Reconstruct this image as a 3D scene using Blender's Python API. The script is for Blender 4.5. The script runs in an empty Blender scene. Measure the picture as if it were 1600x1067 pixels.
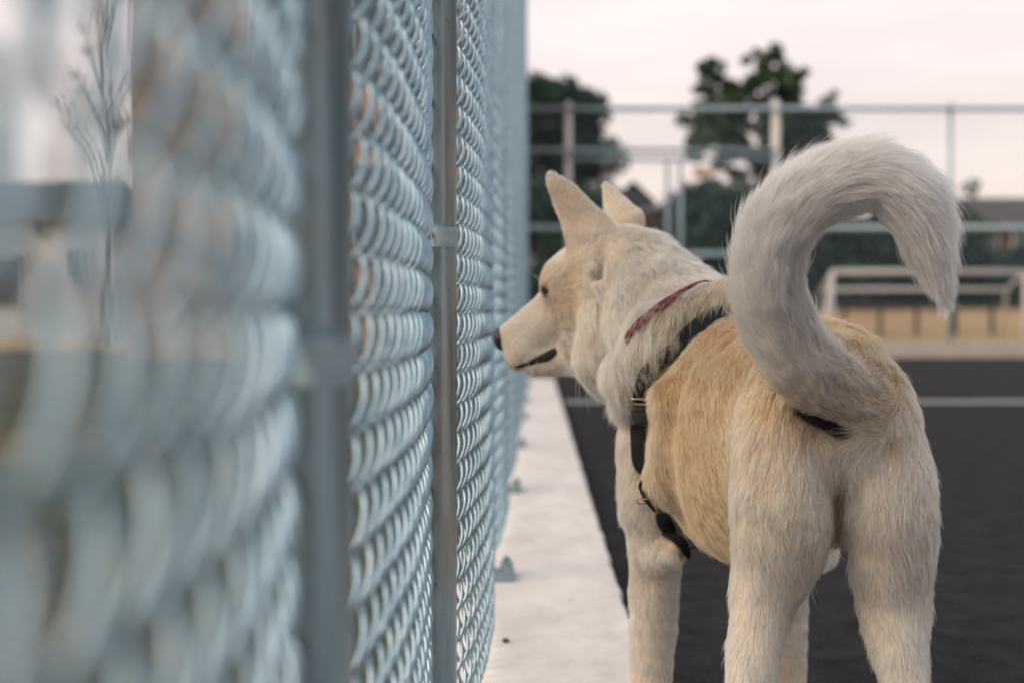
import bpy, bmesh, math, random
import numpy as np
from mathutils import Vector, Matrix, kdtree

random.seed(7)
rng = np.random.default_rng(7)
SC = bpy.context.scene
COL = SC.collection

# ------------------------------------------------------------------ camera
FPX, VX, VY, HC = 2222.0, 834.0, 490.0, 0.68        # focal length in photo pixels, vanishing point, eye height
cam_d = bpy.data.cameras.new('camera')
cam = bpy.data.objects.new('camera', cam_d)
COL.objects.link(cam)
cam.location = (0, 0, HC)
cam.rotation_euler = (math.radians(90), 0, 0)
cam_d.lens = 50.0
cam_d.sensor_width = 36.0
cam_d.shift_x = -(VX - 800) / 1600
cam_d.shift_y = -(533.5 - VY) / 1600
cam_d.clip_start = 0.05
cam_d.clip_end = 2000
cam_d.dof.use_dof = True
cam_d.dof.focus_distance = 1.87
cam_d.dof.aperture_fstop = 3.0
SC.camera = cam

# ------------------------------------------------------------------ sky and sun
SUN_EL, SUN_AZ = math.radians(38), math.radians(-112)   # azimuth from +Y towards +X
world = bpy.data.worlds.new('World')
SC.world = world
world.use_nodes = True
nt = world.node_tree
nt.nodes.clear()
wo = nt.nodes.new('ShaderNodeOutputWorld')
bg = nt.nodes.new('ShaderNodeBackground')
bg.inputs['Strength'].default_value = 0.1
sky = nt.nodes.new('ShaderNodeTexSky')
sky.sky_type = 'NISHITA'
sky.sun_disc = False
sky.sun_elevation = SUN_EL
sky.sun_rotation = SUN_AZ
tc = nt.nodes.new('ShaderNodeTexCoord')
mp = nt.nodes.new('ShaderNodeMapping')
mp.inputs['Scale'].default_value = (1.6, 1.6, 9.0)
nz = nt.nodes.new('ShaderNodeTexNoise')
nz.inputs['Scale'].default_value = 2.2
nz.inputs['Detail'].default_value = 5
nz.inputs['Roughness'].default_value = 0.55
cr = nt.nodes.new('ShaderNodeValToRGB')
cr.color_ramp.elements[0].position = 0.30
cr.color_ramp.elements[0].color = (0.77, 0.70, 0.70, 1)
cr.color_ramp.elements[1].position = 0.62
cr.color_ramp.elements[1].color = (0.90, 0.82, 0.80, 1)
sc10 = nt.nodes.new('ShaderNodeVectorMath')
sc10.operation = 'SCALE'
sc10.inputs['Scale'].default_value = 8.8
mixs = nt.nodes.new('ShaderNodeMix')
mixs.data_type = 'RGBA'
mixs.inputs['Factor'].default_value = 0.93
nt.links.new(tc.outputs['Generated'], mp.inputs['Vector'])
nt.links.new(mp.outputs['Vector'], nz.inputs['Vector'])
nt.links.new(nz.outputs['Fac'], cr.inputs['Fac'])
sep = nt.nodes.new('ShaderNodeSeparateXYZ')
nt.links.new(tc.outputs['Generated'], sep.inputs['Vector'])
elr = nt.nodes.new('ShaderNodeValToRGB')
elr.color_ramp.elements[0].position = 0.0
elr.color_ramp.elements[0].color = (1.0, 0.90, 0.81, 1)
elr.color_ramp.elements[1].position = 0.85
elr.color_ramp.elements[1].color = (0.50, 0.60, 0.68, 1)
e_mid = elr.color_ramp.elements.new(0.24)
e_mid.color = (1.0, 1.0, 1.0, 1)
mul = nt.nodes.new('ShaderNodeVectorMath')
mul.operation = 'MULTIPLY'
nt.links.new(sep.outputs['Z'], elr.inputs['Fac'])
nt.links.new(cr.outputs['Color'], mul.inputs[0])
nt.links.new(elr.outputs['Color'], mul.inputs[1])
nt.links.new(mul.outputs['Vector'], sc10.inputs[0])
nt.links.new(sky.outputs['Color'], mixs.inputs['A'])
nt.links.new(sc10.outputs['Vector'], mixs.inputs['B'])
nt.links.new(mixs.outputs['Result'], bg.inputs['Color'])
nt.links.new(bg.outputs['Background'], wo.inputs['Surface'])

sun_d = bpy.data.lights.new('sun', 'SUN')
sun_d.energy = 2.2
sun_d.angle = math.radians(50)
sun_d.color = (1.0, 0.80, 0.60)
sun = bpy.data.objects.new('sun', sun_d)
COL.objects.link(sun)
sdir = Vector((math.sin(SUN_AZ) * math.cos(SUN_EL), math.cos(SUN_AZ) * math.cos(SUN_EL), math.sin(SUN_EL)))
sun.rotation_euler = sdir.to_track_quat('Z', 'Y').to_euler()
sun.location = (-3, -3, 6)

SC.view_settings.view_transform = 'Standard'
SC.view_settings.look = 'None'
SC.view_settings.exposure = 0.50
SC.view_settings.gamma = 1.0
SC.view_settings.use_curve_mapping = False
SC.render.engine = 'CYCLES'
SC.cycles.max_bounces = 6
SC.cycles.diffuse_bounces = 4
SC.cycles.glossy_bounces = 3
SC.cycles.transmission_bounces = 3
SC.cycles.transparent_max_bounces = 8
SC.cycles.use_denoising = True
try:
    SC.cycles_curves.shape = 'RIBBONS'
except Exception:
    pass

# ------------------------------------------------------------------ helpers
def P(px, py, y):
    """point that the photograph shows at (px, py) when it stands y metres away"""
    return np.array([(px - VX) / FPX * y, y, HC - (py - VY) / FPX * y])

def tag(o, label=None, cat=None, group=None, kind=None):
    if label: o['label'] = label
    if cat: o['category'] = cat
    if group: o['group'] = group
    if kind: o['kind'] = kind
    return o

def empty(name, loc=(0, 0, 0)):
    o = bpy.data.objects.new(name, None)
    o.location = loc
    o.empty_display_size = 0.1
    COL.objects.link(o)
    return o

def link(name, me, mat=None, parent=None, smooth=True):
    o = bpy.data.objects.new(name, me)
    COL.objects.link(o)
    if mat is not None and not me.materials:
        me.materials.append(mat)
    if parent is not None:
        o.parent = parent
        o.matrix_parent_inverse = Matrix.Translation(-Vector(parent.location))
    if smooth and len(me.polygons):
        me.polygons.foreach_set('use_smooth', np.ones(len(me.polygons), dtype=bool))
    return o

def np_mesh(name, verts, faces):
    """fast mesh from an (N,3) array and an (M,3|4) array"""
    me = bpy.data.meshes.new(name)
    verts = np.ascontiguousarray(verts, dtype=np.float32)
    faces = np.ascontiguousarray(faces, dtype=np.int32)
    k = faces.shape[1]
    me.vertices.add(len(verts))
    me.vertices.foreach_set('co', verts.ravel())
    me.loops.add(faces.size)
    me.loops.foreach_set('vertex_index', faces.ravel())
    me.polygons.add(len(faces))
    me.polygons.foreach_set('loop_start', np.arange(0, faces.size, k, dtype=np.int32))
    me.update(calc_edges=True)
    me.validate()
    return me

class MB:
    def __init__(self): self.v, self.f = [], []
    def box(self, c, s, rz=0.0, rx=0.0):
        b = len(self.v); cx, cy, cz = c
        M = Matrix.Rotation(rz, 3, 'Z') @ Matrix.Rotation(rx, 3, 'X')
        for dx in (-.5, .5):
            for dy in (-.5, .5):
                for dz in (-.5, .5):
                    q = M @ Vector((dx * s[0], dy * s[1], dz * s[2]))
                    self.v.append((cx + q.x, cy + q.y, cz + q.z))
        for q in ((0, 1, 3, 2), (4, 6, 7, 5), (0, 4, 5, 1), (2, 3, 7, 6), (0, 2, 6, 4), (1, 5, 7, 3)):
            self.f.append(tuple(b + i for i in q))
        return self
    def tube(self, pts, r, n=12, cap=True):
        pts = [Vector(p) for p in pts]
        rs = r if isinstance(r, (list, tuple)) else [r] * len(pts)
        b0 = len(self.v)
        up = None
        for i, p in enumerate(pts):
            t = (pts[min(i + 1, len(pts) - 1)] - pts[max(i - 1, 0)]).normalized()
            if up is None:
                up = Vector((0, 0, 1)) if abs(t.z) < .9 else Vector((1, 0, 0))
            a = (up - t * up.dot(t)).normalized(); up = a
            c = t.cross(a)
            for k in range(n):
                w = 2 * math.pi * k / n
                q = p + (a * math.cos(w) + c * math.sin(w)) * rs[i]
                self.v.append(tuple(q))
        for i in range(len(pts) - 1):
            for k in range(n):
                k2 = (k + 1) % n
                self.f.append((b0 + i * n + k, b0 + i * n + k2, b0 + (i + 1) * n + k2, b0 + (i + 1) * n + k))
        if cap:
            self.f.append(tuple(b0 + k for k in range(n))[::-1])
            self.f.append(tuple(b0 + (len(pts) - 1) * n + k for k in range(n)))
        return self
    def poly(self, pts):
        b = len(self.v); self.v += [tuple(p) for p in pts]; self.f.append(tuple(range(b, b + len(pts)))); return self
    def build(self, name, mat, parent=None, smooth=False, bevel=0.0):
        me = bpy.data.meshes.new(name); me.from_pydata(self.v, [], self.f); me.update()
        if bevel:
            bm = bmesh.new(); bm.from_mesh(me)
            bmesh.ops.bevel(bm, geom=list(bm.edges), offset=bevel, segments=2, affect='EDGES', profile=.6)
            bm.to_mesh(me); bm.free()
        return link(name, me, mat, parent, smooth)

class Noise3:
    def __init__(self, seed):
        g = np.random.default_rng(seed)
        self.t = g.uniform(-1, 1, (32, 32, 32)).astype(np.float32)
        self.R = np.linalg.qr(g.normal(size=(3, 3)))[0]
    def __call__(self, p):
        p = np.asarray(p, float) @ self.R
        i = np.floor(p).astype(np.int64); f = (p - i).astype(np.float32)
        f = f * f * (3 - 2 * f); i %= 32; j = (i + 1) % 32; t = self.t
        x0, y0, z0 = i[:, 0], i[:, 1], i[:, 2]; x1, y1, z1 = j[:, 0], j[:, 1], j[:, 2]
        fx, fy, fz = f[:, 0], f[:, 1], f[:, 2]
        a = t[x0, y0, z0] * (1 - fx) + t[x1, y0, z0] * fx
        b = t[x0, y1, z0] * (1 - fx) + t[x1, y1, z0] * fx
        c = t[x0, y0, z1] * (1 - fx) + t[x1, y0, z1] * fx
        d = t[x0, y1, z1] * (1 - fx) + t[x1, y1, z1] * fx
        return (a * (1 - fy) + b * fy) * (1 - fz) + (c * (1 - fy) + d * fy) * fz

N1, N2, N3, N4 = Noise3(1), Noise3(2), Noise3(3), Noise3(4)

# ------------------------------------------------------------------ materials
def mat(name, col, rough=.6, metal=0.0, noise=None, bump=None, spec=.5, ramp=(.35, .65), space='Object'):
    """noise = (scale xyz, second colour); bump = (scale xyz, strength, distance)"""
    m = bpy.data.materials.new(name); m.use_nodes = True
    t = m.node_tree; b = t.nodes['Principled BSDF']
    b.inputs['Base Color'].default_value = (*col, 1)
    b.inputs['Roughness'].default_value = rough
    b.inputs['Metallic'].default_value = metal
    b.inputs['Specular IOR Level'].default_value = spec
    tcn = t.nodes.new('ShaderNodeTexCoord')
    if noise:
        mpn = t.nodes.new('ShaderNodeMapping'); mpn.inputs['Scale'].default_value = noise[0]
        n = t.nodes.new('ShaderNodeTexNoise'); n.inputs['Scale'].default_value = 1
        n.inputs['Detail'].default_value = 6; n.inputs['Roughness'].default_value = .62
        r = t.nodes.new('ShaderNodeValToRGB')
        r.color_ramp.elements[0].position = ramp[0]; r.color_ramp.elements[1].position = ramp[1]
        r.color_ramp.elements[0].color = (*col, 1); r.color_ramp.elements[1].color = (*noise[1], 1)
        t.links.new(tcn.outputs[space], mpn.inputs['Vector']); t.links.new(mpn.outputs['Vector'], n.inputs['Vector'])
        t.links.new(n.outputs['Fac'], r.inputs['Fac']); t.links.new(r.outputs['Color'], b.inputs['Base Color'])
    if bump:
        mpb = t.nodes.new('ShaderNodeMapping'); mpb.inputs['Scale'].default_value = bump[0]
        nb = t.nodes.new('ShaderNodeTexNoise'); nb.inputs['Scale'].default_value = 1; nb.inputs['Detail'].default_value = 4
        bp = t.nodes.new('ShaderNodeBump'); bp.inputs['Strength'].default_value = bump[1]; bp.inputs['Distance'].default_value = bump[2]
        t.links.new(tcn.outputs[space], mpb.inputs['Vector']); t.links.new(mpb.outputs['Vector'], nb.inputs['Vector'])
        t.links.new(nb.outputs['Fac'], bp.inputs['Height']); t.links.new(bp.outputs['Normal'], b.inputs['Normal'])
    return m

def post_material():
    m = mat('galvanised_post', (.26, .39, .48), .36, .5, noise=((60, 60, 5), (.43, .55, .62)), bump=((300, 300, 40), .12, .001))
    t = m.node_tree; b = t.nodes['Principled BSDF']
    old = b.inputs['Base Color'].links[0].from_socket
    tcn = t.nodes.new('ShaderNodeTexCoord')
    mpn = t.nodes.new('ShaderNodeMapping'); mpn.inputs['Scale'].default_value = (230, 230, 60)
    n = t.nodes.new('ShaderNodeTexNoise'); n.inputs['Scale'].default_value = 1; n.inputs['Detail'].default_value = 5; n.inputs['Roughness'].default_value = .75
    r = t.nodes.new('ShaderNodeValToRGB')
    r.color_ramp.elements[0].position = .63; r.color_ramp.elements[0].color = (0, 0, 0, 1)
    r.color_ramp.elements[1].position = .70; r.color_ramp.elements[1].color = (1, 1, 1, 1)
    mx = t.nodes.new('ShaderNodeMix'); mx.data_type = 'RGBA'
    mx.inputs['B'].default_value = (.035, .045, .055, 1)
    t.links.new(tcn.outputs['Object'], mpn.inputs['Vector']); t.links.new(mpn.outputs['Vector'], n.inputs['Vector'])
    t.links.new(n.outputs['Fac'], r.inputs['Fac']); t.links.new(r.outputs['Color'], mx.inputs['Factor'])
    t.links.new(old, mx.inputs['A']); t.links.new(mx.outputs['Result'], b.inputs['Base Color'])
    return m

M_POST = post_material()
M_WIRE = mat('galvanised_wire', (.19, .305, .385), .36, .7, noise=((30, 30, 30), (.355, .475, .555)))
M_CLAMP = mat('galvanised_clamp', (.20, .28, .33), .5, .5, noise=((90, 90, 90), (.32, .41, .45)), bump=((400, 400, 400), .2, .001))
M_CONC = mat('kerb_concrete', (.64, .61, .59), .9, noise=((9, 5, 9), (.80, .77, .75)), bump=((260, 90, 260), .45, .002), spec=.2)
def speckle(m, scale, lo, hi, col):
    """scattered pits, stains and painted tints over a surface"""
    t = m.node_tree; b = t.nodes['Principled BSDF']; old = b.inputs['Base Color'].links[0].from_socket
    tcn = t.nodes.new('ShaderNodeTexCoord'); mpn = t.nodes.new('ShaderNodeMapping'); mpn.inputs['Scale'].default_value = scale
    n = t.nodes.new('ShaderNodeTexNoise'); n.inputs['Scale'].default_value = 1; n.inputs['Detail'].default_value = 4; n.inputs['Roughness'].default_value = .6
    r = t.nodes.new('ShaderNodeValToRGB'); r.color_ramp.elements[0].position = lo; r.color_ramp.elements[1].position = hi
    r.color_ramp.elements[0].color = (0, 0, 0, 1); r.color_ramp.elements[1].color = (1, 1, 1, 1)
    mx = t.nodes.new('ShaderNodeMix'); mx.data_type = 'RGBA'; mx.inputs['B'].default_value = (*col, 1)
    t.links.new(tcn.outputs['Object'], mpn.inputs['Vector']); t.links.new(mpn.outputs['Vector'], n.inputs['Vector'])
    t.links.new(n.outputs['Fac'], r.inputs['Fac']); t.links.new(r.outputs['Color'], mx.inputs['Factor'])
    t.links.new(old, mx.inputs['A']); t.links.new(mx.outputs['Result'], b.inputs['Base Color'])
speckle(M_CONC, (55, 55, 55), .68, .74, (.22, .20, .19))
speckle(M_CONC, (3, 1.2, 3), .55, .80, (.54, .51, .49))
M_ASPH = mat('asphalt', (.012, .0125, .015), .9, noise=((11, 11, 11), (.034, .034, .038)), bump=((420, 420, 420), .9, .004), spec=.1)
speckle(M_POST, (9, 9, 2.2), .52, .80, (.40, .34, .29))  # brown tint painted in for the warm reflection on the posts
speckle(M_ASPH, (150, 150, 150), .56, .66, (.075, .073, .075))
M_LINE = mat('court_paint', (.30, .31, .34), .7, noise=((30, 30, 30), (.38, .39, .42)))
M_FARFENCE = mat('far_fence_steel', (.30, .42, .48), .5, .2, noise=((8, 8, 8), (.38, .50, .56)))
M_GOAL = mat('goal_frame_paint', (.74, .70, .68), .5, noise=((8, 8, 8), (.80, .77, .75)))
M_FARKERB = mat('far_kerb_concrete', (.42, .38, .35), .9, noise=((3, 3, 3), (.50, .46, .43)))
M_DRY = mat('dry_grass', (.33, .23, .13), .95, noise=((.6, .6, .6), (.42, .31, .19)), bump=((12, 12, 12), .6, .05), spec=.1)
M_LAWN = mat('lawn', (.022, .045, .026), .95, noise=((.9, .9, .9), (.12, .095, .05)), bump=((20, 20, 20), .6, .05), spec=.1)
M_BLACK = mat('black_webbing', (.007, .0075, .009), .8, noise=((260, 260, 260), (.013, .014, .016)), bump=((900, 900, 900), .5, .001), spec=.3)
M_PLASTIC = mat('buckle_plastic', (.016, .016, .018), .33, noise=((120, 120, 120), (.03, .028, .027)))
M_BRASS = mat('buckle_metal', (.42, .35, .27), .35, 1.0)
M_RED = mat('red_collar_webbing', (.12, .012, .014), .8, noise=((220, 220, 220), (.09, .009, .012)), bump=((900, 900, 900), .5, .001), spec=.2)
M_LIP = mat('dark_lip_skin', (.012, .010, .011), .75, noise=((300, 300, 300), (.022, .018, .018)), spec=.15)
M_NOSE = mat('nose_leather', (.018, .015, .016), .42, noise=((200, 200, 200), (.034, .028, .028)), bump=((700, 700, 700), .7, .001))
M_EYE = mat('dark_eye', (.010, .007, .006), .22)
M_WHISK = mat('whisker', (.75, .72, .68), .5)
M_PEB = mat('pebble_stone', (.03, .03, .03), .8, noise=((200, 200, 200), (.07, .06, .06)))

# ------------------------------------------------------------------ ground, kerb, markings
def sheet(name, x0, x1, y0, y1, z, m, label=None):
    o = MB().poly([(x0, y0, z), (x1, y0, z), (x1, y1, z), (x0, y1, z)]).build(name, m)
    o['kind'] = 'structure'
    return o

sheet('ground', -600, 600, -100, 1200, -0.012, M_DRY)
sheet('court_asphalt', -.19, 40, -4, 22.25, 0.0, M_ASPH)
sheet('lawn', -60, -.19, -10, 27, -0.004, M_LAWN)
ln = sheet('court_line', 0.24, 14, 10.8, 11.12, 0.004, M_LINE)

def build_kerb():
    ys = np.concatenate([np.arange(-1.2, 6, .02), np.arange(6, 14.01, .08)])
    e = N1(np.stack([ys * 9, ys * 0, ys * 0], 1)) * .0045 + N2(np.stack([ys * 37, ys * 0, ys * 0], 1)) * .002
    prof = [(-.205, -.01), (-.205, .05), (.192, .05), (.197, .044), (.199, -.01)]
    v, f = [], []
    for i, y in enumerate(ys):
        for j, (x, z) in enumerate(prof):
            v.append((x + (e[i] if j >= 2 else 0), y, z))
    n = len(prof)
    for i in range(len(ys) - 1):
        for j in range(n - 1):
            f.append((i * n + j, i * n + j + 1, (i + 1) * n + j + 1, (i + 1) * n + j))
    f.append(tuple(range(n))); f.append(tuple((len(ys) - 1) * n + k for k in range(n))[::-1])
    me = bpy.data.meshes.new('kerb'); me.from_pydata(v, [], [q[::-1] for q in f]); me.update()
    o = link('kerb', me, M_CONC, None, False); o['kind'] = 'structure'
build_kerb()
far_kerb = MB().box((14, 22.6, .09), (34, .55, .22)).build('far_kerb', M_FARKERB, bevel=.015)
far_kerb['kind'] = 'structure'

# ------------------------------------------------------------------ chain link fence beside the dog
FEND = 14.0
POSTS = [-.25, .83, 1.95, 3.40, 5.05, 6.75, 8.5, 10.3, 12.1, 13.95]
def fbase(y): return -.1505 + .035 * np.clip((y - 4) / 10, 0, 1)
def fmesh_x(y, z):
    y = np.asarray(y, float); b = np.zeros_like(y)
    for a, c in zip(POSTS[:-1], POSTS[1:]):
        t = np.clip((y - a) / (c - a), 0, 1)
        amp, ex = (.043, .6) if c < 1 else (.027, .75) if c < 3 else (.064, .42)
        b = b + np.where((y >= a) & (y < c), amp * np.sin(np.pi * t) ** ex, 0)
    wob = N3(np.stack([y * 1.1, z * .9, y * 0 + 4.2], -1).reshape(-1, 3)).reshape(y.shape) * .0045
    wob2 = N4(np.stack([y * 7, z * 5, y * 0 + 1.7], -1).reshape(-1, 3)).reshape(y.shape) * .0018
    zz = 1 - .25 * np.clip((z - .3) / 3, 0, 1)
    return fbase(y) + b * zz + wob + wob2

fence = empty('chain_link_fence', (-.13, 1.95, .05))
tag(fence, 'tall galvanised chain link fence on concrete kerb running close past the dog', 'fence')

V, A, WR = .088, .0138, .0027
def wires(y0, y1, z0, z1, per, sides, name):
    ks = np.arange(math.ceil(y0 / (2 * A)), math.floor(y1 / (2 * A)) + 1)
    n = int(round((z1 - z0) / V * 2 * per)) + 1
    z = np.linspace(z0, z1, n)
    Z, K = np.meshgrid(z, ks)
    ph = 2 * np.pi * Z / V + np.pi * K
    U = K * 2 * A + A * 1.08 * (2 / np.pi) * np.arcsin(.965 * np.sin(ph)) / (2 / np.pi * math.asin(.965))
    jit = N1(np.stack([K.ravel() * 3.7, Z.ravel() * 6, K.ravel() * 0], 1)).reshape(K.shape)
    U = U + jit * .0016
    cph = np.cos(ph); D = .0074 * np.sign(cph) * np.abs(cph) ** .65
    X = fmesh_x(U, Z) + D
    Zz = Z + N2(np.stack([K.ravel() * 2.3, Z.ravel() * 8, K.ravel() * 0 + 9], 1)).reshape(K.shape) * .0015
    C = np.stack([X, U, Zz], -1)                                  # wires x n x 3
    T = np.gradient(C, axis=1); T /= np.linalg.norm(T, axis=-1, keepdims=True) + 1e-9
    ref = np.array([1.0, 0, 0])
    S = np.cross(T, ref); S /= np.linalg.norm(S, axis=-1, keepdims=True) + 1e-9
    B = np.cross(S, T)
    rings = [C + WR * (S * math.cos(w) + B * math.sin(w)) for w in np.arange(sides) * 2 * math.pi / sides]
    R = np.stack(rings, 2)                                        # wires x n x sides x 3
    W = len(ks)
    idx = np.arange(W * n * sides).reshape(W, n, sides)
    a = idx[:, :-1, :]; b = np.roll(a, -1, 2); d = idx[:, 1:, :]; c = np.roll(d, -1, 2)
    F = np.stack([a, b, c, d], -1).reshape(-1, 4)
    me = np_mesh(name, R.reshape(-1, 3), F)
    o = link(name, me, M_WIRE, fence)
    o['kind'] = 'stuff'
    return o
FTOP = 4.3
wires(.12, 3.95, .062, 1.35, 7, 6, 'chain_link_mesh')
wires(.12, 3.95, 1.35, FTOP, 3, 4, 'chain_link_mesh')
wires(3.96, FEND, .062, FTOP, 3, 4, 'chain_link_mesh')

PR = .0197
for i, py in enumerate(POSTS):
    x = float(fbase(py)) + PR + .0055
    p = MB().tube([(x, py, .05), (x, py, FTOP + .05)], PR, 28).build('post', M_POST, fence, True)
    bz = [.60, .652, .784, .70, .66][i % 5]
    # tension band: a sleeve with a flat ear and carriage bolt
    b = MB()
    b.tube([(x, py, bz - .0135), (x, py, bz + .0135)], PR + .0022, 28)
    b.box((x + .004, py + PR + .006, bz), (.006, .022, .024))
    b.box((x - .006, py + PR + .006, bz), (.006, .022, .024))
    bb = b.build('tension_band', M_CLAMP, p, False)
    bb.matrix_parent_inverse = Matrix.Identity(4); bb.location = (0, 0, 0)
    pl = MB().box((x, py, .058), (.158, .12, .012)).build('base_plate', M_CLAMP, p, False, bevel=.002)
    pl.matrix_parent_inverse = Matrix.Identity(4)
    for sx in (-1, 1):
        for sy in (-1, 1):
            bo = MB().tube([(x + sx * .06, py + sy * .042, .064), (x + sx * .06, py + sy * .042, .082)], .0145, 6)
            bo.tube([(x + sx * .06, py + sy * .042, .082), (x + sx * .06, py + sy * .042, .093)], .0085, 10)
            bo = bo.build('anchor_bolt', M_CLAMP, p, False); bo.matrix_parent_inverse = Matrix.Identity(4)
# rails far up the fence
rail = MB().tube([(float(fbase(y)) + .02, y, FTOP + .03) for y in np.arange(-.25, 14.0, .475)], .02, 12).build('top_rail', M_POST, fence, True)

def pebble(px, py, r, label):
    y = (HC - .05) * FPX / (py - VY)
    c = P(px, py, y); c[2] = .05 + r * .55
    bm = bmesh.new(); bmesh.ops.create_icosphere(bm, subdivisions=2, radius=r)
    for v in bm.verts:
        v.co *= 1 + random.uniform(-.15, .15); v.co.z *= .62
    me = bpy.data.meshes.new('pebble'); bm.to_mesh(me); bm.free()
    o = link('pebble', me, M_PEB); o.location = c
    tag(o, label, 'pebble')
pebble(790, 1003, .0075, 'small dark pebble lying alone on the pale kerb in front of the dog')

# ------------------------------------------------------------------ far end of the court
YF = 22.5
def PX(px, y=YF): return (px - VX) / FPX * y
def PZ(py, y=YF): return HC - (py - VY) / FPX * y
ff = empty('court_end_fence', (PX(1212), YF, .2))
tag(ff, 'tall grey steel fence with mesh across the far end of the court', 'fence')
FZT = PZ(168)
for px, r in ((700, .05), (888, .052), (1212, .066), (1485, .036), (1800, .05)):
    MB().tube([(PX(px), YF, .2), (PX(px), YF, FZT + .08)], r, 14).build('post', M_GOAL if px < 1300 else M_FARFENCE, ff, True)
xl, xr = PX(640), PX(2300)
for py, x0, x1, r in ((171, xl, xr, .04), (236, xl, PX(1212), .035), (250, PX(888), PX(1212), .03), (357, xl, PX(888), .045), (357, PX(1285), xr, .045), (398, PX(1042), PX(1212), .045)):
    MB().tube([(x0, YF - .06, PZ(py)), (x1, YF - .06, PZ(py))], r, 10).build('rail', M_FARFENCE, ff, True)
for px in (1042, 1062):
    MB().tube([(PX(px), YF - .12, .2), (PX(px), YF - .12, PZ(248))], .032, 12).build('gate_post', M_FARFENCE, ff, True)
def far_mesh():
    p = .07; ks = np.arange(int((PX(2000) - xl) / p)); v0 = .2; n = int((FZT - v0) / p) + 1
    Z, K = np.meshgrid(v0 + np.arange(n) * p, ks)
    X = xl + K * p + ((np.arange(n)[None, :] + K) % 2 - .5) * p
    C = np.stack([X, np.full_like(X, YF + .06), Z], -1)
    w = .0030
    R = np.stack([C + np.array(o) * w for o in ((1, 0, .6), (-1, 0, .6), (0, 1.0, -.6))], 2)
    idx = np.arange(len(ks) * n * 3).reshape(len(ks), n, 3)
    a = idx[:, :-1]; b = np.roll(a, -1, 2); d = idx[:, 1:]; c = np.roll(d, -1, 2)
    me = np_mesh('chain_link_mesh', R.reshape(-1, 3), np.stack([a, b, c, d], -1).reshape(-1, 4))
    o = link('chain_link_mesh', me, M_FARFENCE, ff); o['kind'] = 'stuff'
far_mesh()

# small ball goal let into the end of the court
YG = 22.95
goal = empty('ball_goal', (PX(1450, YG), YG, .2))
tag(goal, 'small pale metal ball goal standing at the far court end', 'goal')
gz = PZ(425, YG); gx0, gx1 = PX(1300, YG), PX(1602, YG)
MB().tube([(gx0, YG, gz), (gx1, YG, gz)], .042, 12).build('crossbar', M_GOAL, goal, True)
MB().tube([(gx0, YG, 0), (gx0, YG, gz)], .04, 12).build('goal_post', M_GOAL, goal, True)
MB().tube([(gx1, YG, 0), (gx1, YG, gz)], .04, 12).build('goal_post', M_GOAL, goal, True)
MB().tube([(gx0, YG + .9, PZ(453, YG + .9)), (gx1, YG + .9, PZ(453, YG + .9))], .032, 12).build('back_bar', M_GOAL, goal, True)
for gx in (gx0, gx1):
    MB().tube([(gx, YG, gz), (gx, YG + .9, PZ(453, YG + .9)), (gx - .05, YG + 1.1, 0)], .026, 10).build('side_stay', M_GOAL, goal, True)
MB().tube([(gx0, YG - .02, gz), (PX(1281, YG), YG - .25, 0)], .05, 12).build('brace', M_GOAL, goal, True)

M_WOOD = mat('dark_timber', (.035, .030, .028), .8, noise=((6, 6, 1), (.055, .046, .042)))
rf = empty('timber_rail_fence', (PX(1430, 32), 32, 0))
tag(rf, 'low dark timber rail fence on the dry grass behind the goal', 'fence')
for px in (1265, 1320, 1375, 1432, 1492, 1550, 1610):
    MB().box((PX(px, 32), 32, .42), (.08, .08, .84)).build('post', M_WOOD, rf)
MB().box((PX(1440, 32), 31.9, PZ(478, 32)), (6.2, .06, .10)).build('rail', M_WOOD, rf)

# ------------------------------------------------------------------ trees and buildings behind
def leaf_mat(name, c1, c2):
    return mat(name, c1, .7, noise=((.7, .7, .7), c2), spec=.25)
M_LEAF = leaf_mat('foliage_dark', (.022, .055, .036), (.06, .10, .052))
M_LEAF2 = leaf_mat('foliage_teal', (.016, .042, .038), (.034, .07, .054))
M_LEAF3 = leaf_mat('foliage_yellow', (.45, .24, .02), (.55, .33, .04))
M_LEAF4 = leaf_mat('foliage_grey', (.07, .09, .085), (.12, .14, .13))
M_BARK = mat('bark', (.035, .03, .027), .9, noise=((3, 3, 1), (.06, .05, .045)))

def leaf_cloud(centres, radii, per, size, seed, squash=.85):
    r = np.random.default_rng(seed)
    pts = []
    for c, R in zip(centres, radii):
        n = max(8, int(per * R * R))
        d = r.normal(size=(n, 3)); d /= np.linalg.norm(d, axis=1, keepdims=True)
        rad = R * r.uniform(.25, 1, n) ** .5
        q = np.array(c) + d * rad[:, None] * np.array([1, 1, squash])
        pts.append(q)
    C = np.concatenate(pts); n = len(C)
    a = r.normal(size=(n, 3)); a /= np.linalg.norm(a, axis=1, keepdims=True)
    b = np.cross(a, r.normal(size=(n, 3))); b /= np.linalg.norm(b, axis=1, keepdims=True)
    s = size * r.uniform(.6, 1.3, n)[:, None]
    Q = np.stack([C - a * s, C + b * s * .55, C + a * s, C - b * s * .55], 1)
    return Q.reshape(-1, 3), np.arange(n * 4).reshape(n, 4)

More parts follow.
